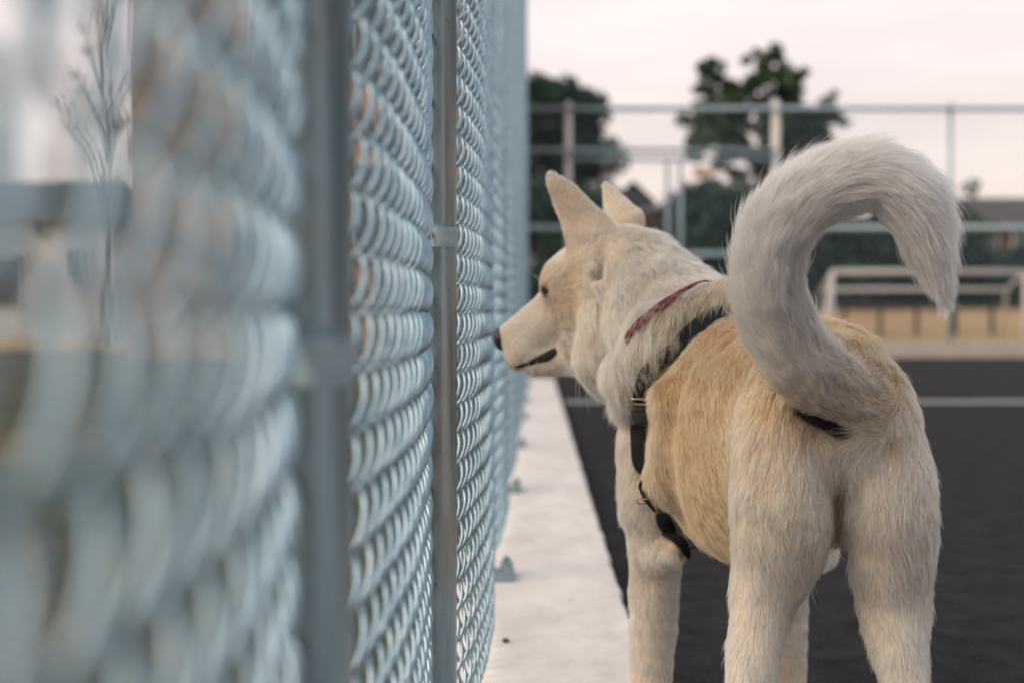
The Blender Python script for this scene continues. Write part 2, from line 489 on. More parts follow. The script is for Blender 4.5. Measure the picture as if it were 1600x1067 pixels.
def tree(name, label, px, y, top_py, half_w, z0, nclump, per, size, leaf, seed, group, trunk_r=.16, clump=(.16, .3), lobes=None):
    r = np.random.default_rng(seed)
    x = PX(px, y); top = PZ(top_py, y); h = top - z0
    t = empty(name, (x, y, 0)); tag(t, label, 'tree', group)
    cs, rs = [], []
    if lobes:
        for (lx, ly, lr) in lobes:                      # each lobe of the crown is a handful of leafy sprays
            R0 = lr * 1.25 / FPX * y
            for _ in range(10):
                d = r.normal(size=3) * R0 * .5
                q = P(lx, ly, y + r.uniform(-1.4, 1.4)) + d
                cs.append(tuple(q)); rs.append(R0 * r.uniform(.28, .5))
    else:
        for i in range(nclump):
            u = r.uniform(0, 1); w = math.sin(math.pi * (u * .70 + .22)) ** .6
            ang = r.uniform(0, 2 * math.pi); d = w * half_w * math.sqrt(r.uniform(.05, 1))
            R = half_w * r.uniform(*clump)
            cs.append((x + d * math.cos(ang), y + d * math.sin(ang) * .8, z0 + u * (h - R) + R * .3)); rs.append(R)
    v, f = leaf_cloud(cs, rs, per, size, seed)
    link('crown', np_mesh('crown', v, f), leaf, t, False)
    mb = MB()
    mb.tube([(x, y, -.1), (x + .03, y, z0 * .6), (x, y + .05, z0 + h * .4), (x, y, z0 + h * .85)], [trunk_r, trunk_r * .8, trunk_r * .5, trunk_r * .15], 8)
    for i in r.choice(len(cs), min(len(cs), 18), replace=False):
        c = np.array(cs[i]); s0 = np.array([x, y, max(z0, z0 + (c[2] - z0) * .45)])
        m = (s0 + c) / 2 + np.array([0, 0, .12 * h * r.uniform(-.3, .6)])
        mb.tube([s0, m, c], [trunk_r * .35, trunk_r * .22, trunk_r * .07], 6)
    mb.build('trunk', M_BARK, t, True)
    return t

G = 'trees behind the court'
tree('leafy_tree', 'tall loose-crowned tree with sky showing through, behind the tail', 1190, 44, 70, 2.7, 1.6, 0, 1300, .10, M_LEAF, 11, G, .2, (.17, .32),
     [(1108, 112, 20), (1120, 150, 30), (1098, 195, 30), (1130, 200, 34), (1165, 140, 30), (1190, 100, 22), (1225, 118, 26), (1195, 165, 34), (1150, 235, 30), (1205, 225, 36), (1100, 235, 22), (1170, 290, 36), (1225, 290, 36), (1120, 310, 34), (1240, 170, 24), (1190, 340, 40), (1245, 145, 14)])
tree('leafy_tree', 'dense dark rounded tree right beside the end of the chain link fence', 850, 44, 108, 2.2, .6, 90, 520, .13, M_LEAF2, 12, G, .2, (.25, .42))
tree('leafy_tree', 'small spreading tree between the tall tree and the tail tip', 1275, 46, 165, 1.3, 1.6, 0, 700, .11, M_LEAF, 13, G, .12, (.25, .42),
     [(1245, 200, 26), (1275, 190, 24), (1303, 185, 20), (1265, 235, 30), (1290, 220, 22), (1255, 275, 34), (1290, 270, 30), (1262, 320, 34)])
tree('bushy_tree', 'low round-topped tree beside the brown house gable', 1512, 48, 280, .95, .2, 22, 420, .12, M_LEAF, 14, G, .1, (.3, .5))
bank_v = [(x, y, z) for (y, z) in ((25.5, -.02), (31, .10), (39, .80), (120, 1.2)) for x in (-2, 90)]
me = bpy.data.meshes.new('grass_bank'); me.from_pydata(bank_v, [], [(0, 1, 3, 2), (2, 3, 5, 4), (4, 5, 7, 6)]); me.update()
o = link('grass_bank', me, M_DRY, None, False); o['kind'] = 'structure'
for i, (px, top, hw, lab) in enumerate(((905, 292, 1.3, 'dark bush behind the pricked ears of the dog'),
        (1110, 285, 1.6, 'dark bush at the foot of the tall loose-crowned tree'),
        (1205, 330, 1.7, 'dark bush seen left of the curled tail'),
        (1300, 322, 1.7, 'dark bush seen through the loop of the tail'),
        (1410, 318, 1.7, 'dark bush behind the goal crossbar'),
        (1530, 385, 1.6, 'dark bush below the brown house'),
        (1640, 380, 1.6, 'dark bush at the right edge behind the goal'))):
    tree('dark_bush', lab, px, 40 + (i % 3) * .9, top, hw, .75, 46, 520, .12, M_LEAF2, 30 + i, 'bushes behind the court', .08, (.34, .55))
# sprig of yellow leaves
yl = empty('yellow_leafed_shrub', (PX(1098, 42), 42, 0)); tag(yl, 'shrub with a tuft of yellow autumn leaves left of the tall tree', 'shrub')
v, f = leaf_cloud([tuple(P(1095, 268, 42)), tuple(P(1108, 270, 42)), tuple(P(1088, 272, 42))], [.2, .22, .15], 1100, .07, 5)
link('crown', np_mesh('crown', v, f), M_LEAF3, yl, False)
MB().tube([(PX(1098, 42), 42, -.1), tuple(P(1098, 270, 42))], [.06, .015], 6).build('trunk', M_BARK, yl, True)

M_BRICK = mat('brown_brick', (.085, .048, .038), .9, noise=((2, 2, 2), (.11, .062, .05)))
M_ROOF = mat('dark_roof', (.055, .048, .050), .8, noise=((2, 2, 2), (.075, .065, .065)))
M_WHITE = mat('white_render', (.40, .45, .47), .8, noise=((1, 1, 1), (.55, .58, .58)))
M_GLASS = mat('window_glass', (.03, .04, .05), .1, spec=.8)
M_SLATE = mat('slate_roof', (.05, .072, .085), .8, noise=((2, 2, 2), (.075, .10, .11)))

def house(name, label, x0, x1, y, depth, eave, ridge, wall, roof, wins, gable=False):
    h = empty(name, ((x0 + x1) / 2, y, 0)); tag(h, label, 'house', None)
    MB().box(((x0 + x1) / 2, y + depth / 2, eave / 2 - .1), (x1 - x0, depth, eave + .2)).build('wall', wall, h)
    o = .35
    if gable:
        xm = (x0 + x1) / 2
        m = MB()
        m.poly([(x0 - o, y - o, eave - .1), (x0 - o, y + depth + o, eave - .1), (xm, y + depth + o, ridge), (xm, y - o, ridge)])
        m.poly([(xm, y - o, ridge), (xm, y + depth + o, ridge), (x1 + o, y + depth + o, eave - .1), (x1 + o, y - o, eave - .1)])
        m.poly([(x0, y - .02, eave), (xm, y - .02, ridge - .25), (x1, y - .02, eave)])
        m.poly([(x0 - o, y - o, eave - .11), (x1 + o, y - o, eave - .11), (x1 + o, y + depth + o, eave - .11), (x0 - o, y + depth + o, eave - .11)])
    else:
        ym = y + depth / 2
        m = MB()
        m.poly([(x0 - o, y - o, eave - .1), (x1 + o, y - o, eave - .1), (x1 - 1.0, ym, ridge), (x0 + 1.0, ym, ridge)])
        m.poly([(x1 + o, y + depth + o, eave - .1), (x0 - o, y + depth + o, eave - .1), (x0 + 1.0, ym, ridge), (x1 - 1.0, ym, ridge)])
        m.poly([(x1 + o, y - o, eave - .1), (x1 + o, y + depth + o, eave - .1), (x1 - 1.0, ym, ridge)])
        m.poly([(x0 - o, y + depth + o, eave - .1), (x0 - o, y - o, eave - .1), (x0 + 1.0, ym, ridge)])
        m.poly([(x0 - o, y - o, eave - .11), (x1 + o, y - o, eave - .11), (x1 + o, y + depth + o, eave - .11), (x0 - o, y + depth + o, eave - .11)])
    m.build('roof', roof, h)
    for (wx, wz, ww, wh) in wins:
        w = MB().box((wx, y - .03, wz), (ww + .16, .10, wh + .16)).build('window', M_WHITE, h)
        g = MB().box((wx, y - .07, wz), (ww, .06, wh)).build('pane', M_GLASS, w)
        g.matrix_parent_inverse = Matrix.Identity(4)
    return h
house('brown_house', 'brown house with dark pitched roof at the right edge', PX(1478, 62), PX(1720, 62), 62, 7, PZ(352, 62), PZ(300, 62), M_BRICK, M_ROOF,
      [(PX(1540, 62), PZ(375, 62), .9, .8), (PX(1600, 62), PZ(375, 62), .9, .8)])
house('brown_brick_house', 'brown brick house low behind the bushes and gate posts', PX(985, 66), PX(1330, 66), 66, 8, PZ(330, 66), PZ(312, 66), M_BRICK, M_ROOF,
      [(PX(1040, 66), PZ(370, 66), 1.0, .9), (PX(1250, 66), PZ(370, 66), 1.0, .9)])
house('gabled_house', 'grey gabled house roof behind the far ear of the dog', PX(962, 75), PX(1016, 75), 75, 6, PZ(315, 75), PZ(283, 75), M_SLATE, M_SLATE, [], True)

# left side, outside the fence
house('white_house', 'white rendered house with grey slate roof beyond the fence', PX(-330, 38), PX(178, 38), 38, 8, PZ(340, 38), PZ(262, 38), M_WHITE, M_SLATE,
      [(PX(8, 38), PZ(440, 38), .9, 1.3), (PX(122, 38), PZ(415, 38), .35, .8), (PX(62, 38), PZ(356, 38), .3, .4), (PX(-120, 38), PZ(420, 38), 1.2, 1.2)])
M_TANWALL = mat('tan_brick', (.26, .19, .14), .9, noise=((3, 3, 6), (.42, .29, .19)))
house('tan_brick_building', 'tall tan brick building glimpsed through the chain link mesh', PX(203, 21), PX(790, 21), 21, 8, 7.5, 9.0, M_TANWALL, M_SLATE,
      [(PX(450, 21), 2.2, .9, 1.3), (PX(600, 21), 2.2, .9, 1.3), (PX(450, 21), 5.0, .9, 1.3), (PX(600, 21), 5.0, .9, 1.3)])

def wispy_tree(px, y, top_py, seed, label):
    r = np.random.default_rng(seed); x = PX(px, y); top = PZ(top_py, y)
    t = empty('slender_tree', (x, y, 0)); tag(t, label, 'tree', None)
    mb = MB(); mb.tube([(x, y, -.1), (x + .05, y, top * .4), (x - .03, y, top)], [.075, .055, .012], 8)
    cs, rs = [], []
    for i in range(26):
        z = top * r.uniform(.30, .80); a = r.uniform(0, 2 * math.pi); L = r.uniform(.9, 2.2)
        sp = r.uniform(.25, .6)
        e = (x + L * math.cos(a) * sp, y + L * math.sin(a) * sp, z + L)
        m = (x + L * .4 * sp * math.cos(a), y + L * .4 * sp * math.sin(a), z + L * .55)
        mb.tube([(x, y, z), m, e], [.02, .012, .004], 5)
        for k in range(4):
            q = np.array(m) * (1 - k / 4) + np.array(e) * k / 4
            d = r.normal(size=3) * .22; d[2] = abs(d[2]) + .25
            mb.tube([tuple(q), tuple(q + d)], [.009, .003], 4)
        cs.append(e); rs.append(.16)
    mb.build('trunk', M_BARK, t, True)
    v, f = leaf_cloud(cs, rs, 700, .045, seed)
    link('crown', np_mesh('crown', v, f), M_LEAF4, t, False)
wispy_tree(165, 30, -90, 3, 'slender sparse tree with thin upright branches outside the fence')

# ------------------------------------------------------------------ the dog
def unit(v):
    v = np.asarray(v, float); return v / (np.linalg.norm(v) + 1e-12)
FWD = unit((-.14, .99, 0)); LEFT = np.array([-FWD[1], FWD[0], 0.0]); UP = np.array([0, 0, 1.0]); DOWN = -UP
BACK = -FWD

WHITE = np.array((.91, .755, .57)); CREAM = np.array((.82, .60, .40)); TAN = np.array((.60, .345, .17)); TAIL = np.array((.95, .89, .80)); GREY = np.array((.82, .72, .61))
PRIMS = []     # dict: kind, a, b, r1, r2, n, s (flatten axis and factor), k, flow, len, col
CHAIN = [None]
def cap(a, b, r1, r2, k=.03, flow=DOWN, L=.022, col=WHITE, n=None, s=1.0, lift=.36):
    PRIMS.append(dict(t='c', a=np.array(a, float), b=np.array(b, float), r1=r1, r2=r2, k=k, flow=unit(flow), L=L, col=col, n=None if n is None else unit(n), s=s, lift=lift, ch=CHAIN[0]))
def ell(c, ax, k=.03, flow=DOWN, L=.022, col=WHITE, R=None, lift=.36):
    PRIMS.append(dict(t='e', c=np.array(c, float), ax=np.array(ax, float), R=np.array(R if R is not None else [LEFT, FWD, UP], float), k=k, flow=unit(flow), L=L, col=col, lift=lift, ch=None))
def sdf(p, q):
    if p['t'] == 'c':
        a, b = p['a'], p['b']; ab = b - a
        d = q - a
        t = np.clip((d @ ab) / (ab @ ab), 0, 1)
        e = d - t[..., None] * ab
        sc = 1.0
        if p['n'] is not None:
            h = e @ p['n']; e = e + ((1 / p['s'] - 1) * h)[..., None] * p['n']
            sc = .5 + .5 * p['s']
        return (np.sqrt((e * e).sum(-1)) - (p['r1'] + (p['r2'] - p['r1']) * t)) * sc
    u = ((q - p['c']) @ p['R'].T) / p['ax']
    k0 = np.sqrt((u * u).sum(-1)); k1 = np.sqrt(((u / p['ax']) ** 2).sum(-1))
    return k0 * (k0 - 1) / (k1 + 1e-9)
def bounds(p):
    if p['t'] == 'c':
        r = max(p['r1'], p['r2']); lo = np.minimum(p['a'], p['b']) - r; hi = np.maximum(p['a'], p['b']) + r
    else:
        r = p['ax'].max(); lo = p['c'] - r; hi = p['c'] + r
    m = p['k'] * 1.2 + .02
    return lo - m, hi + m

# trunk
dn_back = DOWN * .75 + BACK * .65
ell((.318, 2.115, .492), (.130, .26, .178), .04, dn_back, .024, TAN)                       # rib cage
ell((.352, 1.94, .535), (.108, .19, .128), .05, dn_back, .024, TAN)                        # loin
cap((.322, 2.10, .560), (.372, 1.85, .572), .098, .080, .05, BACK + DOWN * .2, .023, TAN)  # back
ell((.372, 1.815, .575), (.088, .11, .088), .04, DOWN * .5 + BACK, .023, TAN)              # croup
ell((.320, 2.28, .50), (.115, .14, .150), .05, dn_back, .03, CREAM)                        # fore chest
# hind legs
def resample(rows, n):
    """Catmull-Rom through the rows so that limbs taper without kinks"""
    a = np.array(rows, float); m = len(a); out = []
    for i in range(m - 1):
        p0, p1, p2, p3 = a[max(i - 1, 0)], a[i], a[i + 1], a[min(i + 2, m - 1)]
        for t in np.arange(n) / n:
            out.append(.5 * (2 * p1 + (p2 - p0) * t + (2 * p0 - 5 * p1 + 4 * p2 - p3) * t * t + (3 * p1 - p0 - 3 * p2 + p3) * t ** 3))
    return np.array(out + [a[-1]])
def hind(rows, foot, knee, hip):
    rows = resample(rows, 4)
    n4 = len(rows)
    for _ in range(3):
        rows[1:-1] = (rows[:-2] + 2 * rows[1:-1] + rows[2:]) / 4
    # rows: photo height, left and right edge of the leg, depth of its axis
    pts = []
    for (py, l, r, y) in rows:
        pts.append((P((l + r) / 2, py, y), ((r - l) / 2 - 11) * y / FPX))
    cols = [CREAM * max(0, 1 - i / 14) + WHITE * min(1, i / 14) for i in range(len(pts))]
    CHAIN[0] = 'hind%d' % int(rows[0][1])
    for i in range(len(pts) - 1):
        cap(pts[i][0], pts[i + 1][0], pts[i][1], pts[i + 1][1], .03, DOWN, .026 - .00025 * i, cols[i], lift=.38)
    CHAIN[0] = None
    hock = pts[-1][0]
    cap(hip[0] + FWD * .015, knee[0], hip[1], knee[1], .026, DOWN + BACK * .2, .022, CREAM)                      # thigh reaching forward to the knee
    cap(knee[0], pts[20][0] + FWD * .012, knee[1] * .9, .024, .014, DOWN, .02, WHITE)
    cap(hock, foot, .026, .024, .02, DOWN, .012, WHITE)
    pw = foot + FWD * .03
    ell((pw[0], pw[1], .024), (.036, .056, .026), .02, FWD + DOWN * .3, .008, WHITE)
    for q in (-.022, -.008, .008, .022):
        e = pw + LEFT * q + FWD * (.05 - abs(q) * .4); cap((e[0] - FWD[0] * .03, e[1] - FWD[1] * .03, .024), (e[0], e[1], .018), .014, .012, .008, FWD, .006, WHITE)
hind([(640, 1158, 1300, 1.79), (700, 1142, 1305, 1.785), (780, 1138, 1311, 1.785), (850, 1140, 1300, 1.795), (900, 1138, 1268, 1.80), (950, 1134, 1245, 1.795), (1000, 1131, 1230, 1.78), (1067, 1129, 1217, 1.755), (1130, 1132, 1208, 1.735)],
     np.array([.272, 1.755, .03]), (P(1212, 845, 1.895), .048), (P(1235, 660, 1.86), .062))
hind([(640, 1318, 1432, 1.785), (700, 1315, 1450, 1.78), (780, 1315, 1470, 1.775), (850, 1319, 1467, 1.785), (900, 1325, 1461, 1.79), (950, 1337, 1457, 1.785), (1000, 1350, 1456, 1.77), (1067, 1372, 1457, 1.745), (1130, 1378, 1456, 1.725)],
     np.array([.452, 1.745, .03]), (P(1398, 845, 1.885), .048), (P(1370, 660, 1.85), .055))
# perineum bridge and sheath
ell(P(1310, 680, 1.785), (.05, .05, .065), .03, DOWN, .022, GREY)
cap(P(1285, 862, 2.06), P(1280, 880, 2.0), .020, .008, .02, DOWN + BACK * .6, .014, CREAM)
ell(P(1311, 765, 1.81), (.04, .05, .065), .02, DOWN, .022, GREY)
# front legs
def fore(sh, el, wr, foot, k=.03):
    CHAIN[0] = 'fore%d' % int(sh[0] * 1000)
    up_ = sh * .35 + el * .65
    fr = resample([(*sh, .046), (*up_, .043), (*el, .0395), (*(el * .75 + wr * .25), .0365), (*(el * .35 + wr * .65), .034), (*wr, .0305), (*(wr * .5 + foot * .5), .027), (*foot, .026)], 3)
    for i in range(len(fr) - 1):
        cap(fr[i][:3], fr[i + 1][:3], fr[i][3], fr[i + 1][3], .025, DOWN, .021 - .00045 * i, WHITE * .7 + CREAM * .3)
    CHAIN[0] = None
    pw = foot + FWD * .025
    ell((pw[0], pw[1], .026), (.038, .055, .028), .02, FWD, .008, WHITE)
    for q in (-.022, -.008, .008, .022):
        e = pw + LEFT * q + FWD * (.05 - abs(q) * .4); cap((e[0] - FWD[0] * .03, e[1] - FWD[1] * .03, .024), (e[0], e[1], .018), .014, .012, .008, FWD, .006, WHITE)
fore(P(1012, 690, 2.27), P(1024, 865, 2.27), P(1017, 1075, 2.26), np.array([.188, 2.27, .03]))
fore(P(1215, 700, 2.36), P(1226, 865, 2.36), P(1226, 1075, 2.36), np.array([.415, 2.37, .03]))
cap(P(1013, 640, 2.28), P(1008, 790, 2.265), .045, .038, .016, DOWN, .018, WHITE*.6+CREAM*.4)
cap(P(1030, 868, 2.235), P(1052, 862, 2.21), .026, .018, .014, DOWN + LEFT * .2, .018, WHITE)  # elbow
# neck and mane
nk0, nk1 = P(1082, 545, 2.25), P(988, 450, 2.40)
naxis = unit(nk0 - nk1)
cap(nk0, nk1, .112, .097, .04, naxis + DOWN * .35, .034, WHITE)
cap(P(1135, 486, 2.17), P(1040, 528, 2.17), .046, .052, .012, naxis * .5 + DOWN * .8 + LEFT * .4, .034, CREAM)      # scruff roll
cap(P(1040, 528, 2.17), P(1000, 585, 2.20), .052, .048, .012, DOWN + naxis * .2, .036, WHITE * .5 + CREAM * .5)
cap(P(1000, 585, 2.20), P(982, 632, 2.25), .046, .026, .015, DOWN, .034, WHITE)
cap(P(1060, 560, 2.36), P(1010, 590, 2.36), .085, .070, .04, DOWN + naxis * .4, .034, WHITE)
# rolls of skin on the flank
cap(P(1130, 545, 2.06), P(1056, 625, 2.075), .028, .030, .022, DOWN + BACK * .4, .024, TAN)
cap(P(1056, 625, 2.075), P(1040, 760, 2.10), .030, .030, .022, DOWN + BACK * .3, .024, TAN*.6+CREAM*.4)
# skull, cheek, muzzle
HF = unit(P(800, 535, 2.50) - P(940, 425, 2.42)); HF2 = unit(np.array([HF[0], HF[1], 0])); HL = np.array([-HF2[1], HF2[0], 0]); HU = np.cross(HF, HL); HU = HU if HU[2] > 0 else -HU
HR = [HL, HF, HU]
headflow = -HF + DOWN * .3
ell(P(938, 428, 2.42), (.072, .080, .070), .03, headflow, .018, WHITE * .6 + CREAM * .4, HR)
ell(P(892, 445, 2.435), (.058, .052, .050), .025, -HF + UP * .2, .014, CREAM, HR)              # brow
ell(P(930, 492, 2.40), (.062, .060, .062), .03, DOWN * .6 - HF, .024, CREAM * .6 + WHITE * .4, HR)            # cheek
cap(P(888, 500, 2.45), P(812, 538, 2.50), .051, .0315, .025, -HF, .011, GREY, HL, .86)          # muzzle
cap(P(850, 478, 2.472), P(795, 521, 2.505), .020, .017, .02, -HF, .010, GREY)                   # bridge
cap(P(905, 553, 2.43), P(834, 569, 2.487), .037, .0215, .015, -HF, .012, GREY)                  # lower jaw
cap(P(822, 548, 2.485), P(806, 560, 2.495), .026, .020, .012, -HF + DOWN * .2, .006, GREY)      # flews
cap(P(952, 560, 2.36), P(925, 545, 2.40), .055, .040, .03, DOWN + naxis * .4, .03, WHITE)       # throat
cap(P(950, 440, 2.335), P(936, 555, 2.33), .034, .038, .020, DOWN + naxis * .3, .020, CREAM * .5 + WHITE * .5)            # ruff behind the cheek
# ears
ER = resample([(926, 372, 2.375, 40), (902, 333, 2.37, 27.5), (882, 304, 2.365, 19.5), (864, 281, 2.36, 10.5)], 4)
CHAIN[0] = 'near_ear'
edir = P(*ER[-1][:3]) - P(*ER[0][:3])
for q1, q2 in zip(ER[:-1], ER[1:]):
    cap(P(*q1[:3]), P(*q2[:3]), q1[3] * .00107, q2[3] * .00107, .018, edir, .010, CREAM * .4 + WHITE * .6, (.15, 1, .1), .34)
CHAIN[0] = None
cap(P(925, 375, 2.385), P(922, 405, 2.385), .028, .024, .03, UP * .5 - HF * .3, .012, CREAM * .6 + WHITE * .4)
e2, e3 = P(974, 348, 2.50), P(949, 294, 2.51)
cap(e2, e3, .038, .010, .014, e3 - e2, .009, WHITE, (.25, 1, .1), .36)
# tail
TP = [(1345, 640, 1.765, .044), (1310, 612, 1.725, .043), (1262, 572, 1.69, .043), (1224, 520, 1.67, .042), (1203, 460, 1.65, .041), (1205, 395, 1.64, .041), (1231, 340, 1.63, .041), (1283, 297, 1.62, .041), (1355, 277, 1.61, .040), (1415, 308, 1.60, .038), (1447, 368, 1.60, .029), (1464, 425, 1.60, .016), (1474, 465, 1.60, .006)]
TP = resample(TP, 4)
tp = [P(*q[:3]) for q in TP]
tcen = P(1335, 420, 1.62)
CHAIN[0] = 'tail'
for i in range(len(tp) - 1):
    d = tp[min(i + 2, len(tp) - 1)] - tp[i]
    cap(tp[i], tp[i + 1], TP[i][3] * (.8 if i > 8 else 1 - .2 * i / 9), TP[i + 1][3] * (.8 if i > 8 else 1 - .2 * (i + 1) / 9), .015, d, .032 + .007 * min(1, i / 16) - .012 * max(0, (i - 38) / 10), TAIL if i > 6 else GREY, lift=.50 - .3 * max(0, (i - 36) / 12))

CHAIN[0] = None
GH = .0050
glo = np.array([-.12, 1.50, -.01]); ghi = np.array([.60, 2.62, .99])
dims = np.ceil((ghi - glo) / GH).astype(int)
axs = [glo[i] + np.arange(dims[i]) * GH for i in range(3)]
F = np.full(dims, .5, np.float32)
def region(lo, hi):
    i0 = np.clip(np.floor((lo - glo) / GH).astype(int), 0, dims - 1); i1 = np.clip(np.ceil((hi - glo) / GH).astype(int) + 1, 1, dims)
    sl = tuple(slice(a, b) for a, b in zip(i0, i1))
    q = np.stack(np.meshgrid(axs[0][sl[0]], axs[1][sl[1]], axs[2][sl[2]], indexing='ij'), -1)
    return sl, q
groups, done = [], set()
for p in PRIMS:
    if p['ch'] is None: groups.append([p])
    elif p['ch'] not in done:
        done.add(p['ch']); groups.append([q for q in PRIMS if q['ch'] == p['ch']])
for g in groups:
    bb = [bounds(p) for p in g]; k = g[0]['k']
    sl, q = region(np.min([b[0] for b in bb], 0), np.max([b[1] for b in bb], 0))
    d = sdf(g[0], q)
    for p in g[1:]:
        d2 = sdf(p, q); h = np.maximum(.004 - np.abs(d - d2), 0) / .004
        d = np.minimum(d, d2) - h * h * .001
    f = F[sl]
    h = np.maximum(k - np.abs(f - d), 0) / k
    F[sl] = np.minimum(f, d) - h * h * k * .25
def carve(a, b, r1, r2, k, n=None, s=1.0):
    p = dict(t='c', a=np.array(a, float), b=np.array(b, float), r1=r1, r2=r2, k=k, n=None if n is None else unit(n), s=s)
    sl, q = region(*bounds(p)); d = -sdf(p, q); f = F[sl]
    h = np.maximum(k - np.abs(f - d), 0) / k
    F[sl] = np.maximum(f, d) + h * h * k * .25
# mouth slit, ear cup, cleft between the buttocks, hollow under the tail
carve(P(806, 573, 2.44), P(842, 562, 2.425), .004, .006, .006)
carve(P(842, 562, 2.425), P(872, 549, 2.405), .007, .010, .006)
carve(P(937, 430, 2.315), P(932, 385, 2.325), .013, .009, .010)
carve(P(1312, 740, 1.70), P(1312, 840, 1.715), .010, .016, .012)
carve(P(1250, 644, 1.665), P(1324, 684, 1.685), .017, .021, .012)

def surface_nets(F):
    s = F < 0
    nx, ny, nz_ = F.shape
    c = np.zeros((nx - 1, ny - 1, nz_ - 1), np.int8)
    for i in (0, 1):
        for j in (0, 1):
            for k in (0, 1):
                c += s[i:nx - 1 + i, j:ny - 1 + j, k:nz_ - 1 + k]
    cell = np.argwhere((c > 0) & (c < 8))
    idx = np.full(c.shape, -1, np.int32); idx[tuple(cell.T)] = np.arange(len(cell))
    acc = np.zeros((len(cell), 3)); cnt = np.zeros(len(cell))
    cor = [(i, j, k) for i in (0, 1) for j in (0, 1) for k in (0, 1)]
    for a in cor:
        for b in cor:
            if sum(abs(p - q) for p, q in zip(a, b)) == 1 and a < b:
                fa = F[tuple((cell + a).T)]; fb = F[tuple((cell + b).T)]
                m = (fa < 0) != (fb < 0)
                t = np.where(m, fa / np.where(m, fa - fb, 1), 0)
                pt = np.array(a) + t[:, None] * (np.array(b) - np.array(a))
                acc[m] += pt[m]; cnt[m] += 1
    V_ = glo + (cell + acc / cnt[:, None]) * GH
    faces = []
    for ax in range(3):
        o1, o2 = [(1, 2), (2, 0), (0, 1)][ax]
        sl0 = [slice(None)] * 3; sl1 = [slice(None)] * 3
        sl0[ax] = slice(0, -1); sl1[ax] = slice(1, None)
        e = np.argwhere(s[tuple(sl0)] != s[tuple(sl1)])
        e = e[(e[:, o1] > 0) & (e[:, o2] > 0) & (e[:, o1] < F.shape[o1] - 1) & (e[:, o2] < F.shape[o2] - 1)]
        d1 = np.zeros(3, int); d1[o1] = 1; d2 = np.zeros(3, int); d2[o2] = 1
        q = np.stack([idx[tuple((e - d1 - d2).T)], idx[tuple((e - d2).T)], idx[tuple(e.T)], idx[tuple((e - d1).T)]], 1)
        inside = s[tuple(e.T)]
        q[~inside] = q[~inside][:, ::-1]
        faces.append(q)
    return V_, np.concatenate(faces)
bv, bf = surface_nets(F)

Gx, Gy, Gz = np.gradient(F, GH)
def tri(A, p):
    u = (p - glo) / GH; u = np.clip(u, 0, dims - 1.001); i = np.floor(u).astype(int); f = u - i; r = 0
    for a in (0, 1):
        for b in (0, 1):
            for c in (0, 1):
                w = (f[:, 0] if a else 1 - f[:, 0]) * (f[:, 1] if b else 1 - f[:, 1]) * (f[:, 2] if c else 1 - f[:, 2])
                r = r + w * A[i[:, 0] + a, i[:, 1] + b, i[:, 2] + c]
    return r
def grad(p):
    g = np.stack([tri(Gx, p), tri(Gy, p), tri(Gz, p)], 1)
    return g / (np.linalg.norm(g, axis=1, keepdims=True) + 1e-9)
def project(p, off=0.0, it=5):
    p = np.array(p, float)
    for _ in range(it):
        p = p - grad(p) * (tri(F, p) - off)[:, None]
    return p
def look(px, py, off=0.0):
    """first point of the dog's skin seen at a pixel"""
    ys = np.arange(1.5, 2.7, .002); pts = np.stack([P(px, py, y) for y in ys]); f = tri(F, pts)
    i = np.argmax(f < off)
    return pts[i] if f[i] < off else None

# --- per-vertex coat: flow, length, colour
nv = len(bv)
W = np.zeros(nv); FL = np.zeros((nv, 3)); LN = np.zeros(nv); CO = np.zeros((nv, 3)); LI = np.zeros(nv)
for p in PRIMS:
    w = np.exp(-np.maximum(sdf(p, bv), 0) / .012) + 1e-9
    W += w; FL += w[:, None] * p['flow']; LN += w * p['L']; CO += w[:, None] * p['col']; LI += w * p['lift']
FL /= W[:, None]; LN /= W; CO /= W[:, None]; LI /= W
vn = grad(bv)
lump = np.where((bv[:, 2] > .72) & (bv[:, 1] < 1.8), .25, 1.0) * np.clip(LN / .022, .15, 1.2) * (N3(bv * 26) * .0022 + N4(bv * 55 + 5) * .0014)
def paint(px, py, y, r, col, amt=1.0, stretch=(1, 1, 1)):
    hit = look(px, py)
    c = hit if hit is not None else P(px, py, y)
    d = (bv - c) / np.array(stretch)
    g = amt * np.exp(-(d * d).sum(1) / (r * r))
    g *= 1 + .35 * N2(bv * 45)
    g = np.clip(g, 0, 1)[:, None]
    CO[:] = CO * (1 - g) + np.array(col) * g
def shorten(px, py, y, r, amt):
    c = P(px, py, y); g = amt * np.exp(-((bv - c) ** 2).sum(1) / (r * r)); LN[:] = LN * (1 - g)
DT = (.40, .21, .10); DK = (.03, .025, .025); TN = (.55, .305, .145)
paint(1085, 690, 2.02, .075, TN, .85, (1, 1.3, 1.9))
paint(1060, 620, 2.05, .045, TN, .6)
paint(1185, 640, 1.80, .10, TN, .8, (1.1, 1, 1.3)); paint(1200, 740, 1.78, .06, CREAM, .6)
paint(1230, 615, 1.72, .03, DT, .5)
paint(1385, 575, 1.80, .085, (.68, .41, .22), .85); paint(1420, 655, 1.78, .06, CREAM * .7 + TAN * .3, .75)
paint(1095, 470, 2.12, .03, (.46, .33, .20), .6); paint(1060, 500, 2.12, .03, (.46, .34, .22), .5)
paint(1230, 830, 1.70, .09, WHITE, .5); paint(1400, 800, 1.72, .11, WHITE, .6)
paint(1160, 840, 1.95, .07, CREAM, .5)
paint(1320, 710, 1.68, .05, GREY, .7)
paint(885, 435, 2.40, .025, (.60, .41, .24), .8); paint(900, 485, 2.38, .035, (.62, .44, .27), .65)
paint(905, 525, 2.37, .025, (.62, .46, .30), .6)
paint(850, 520, 2.45, .035, (.66, .55, .48), .6)
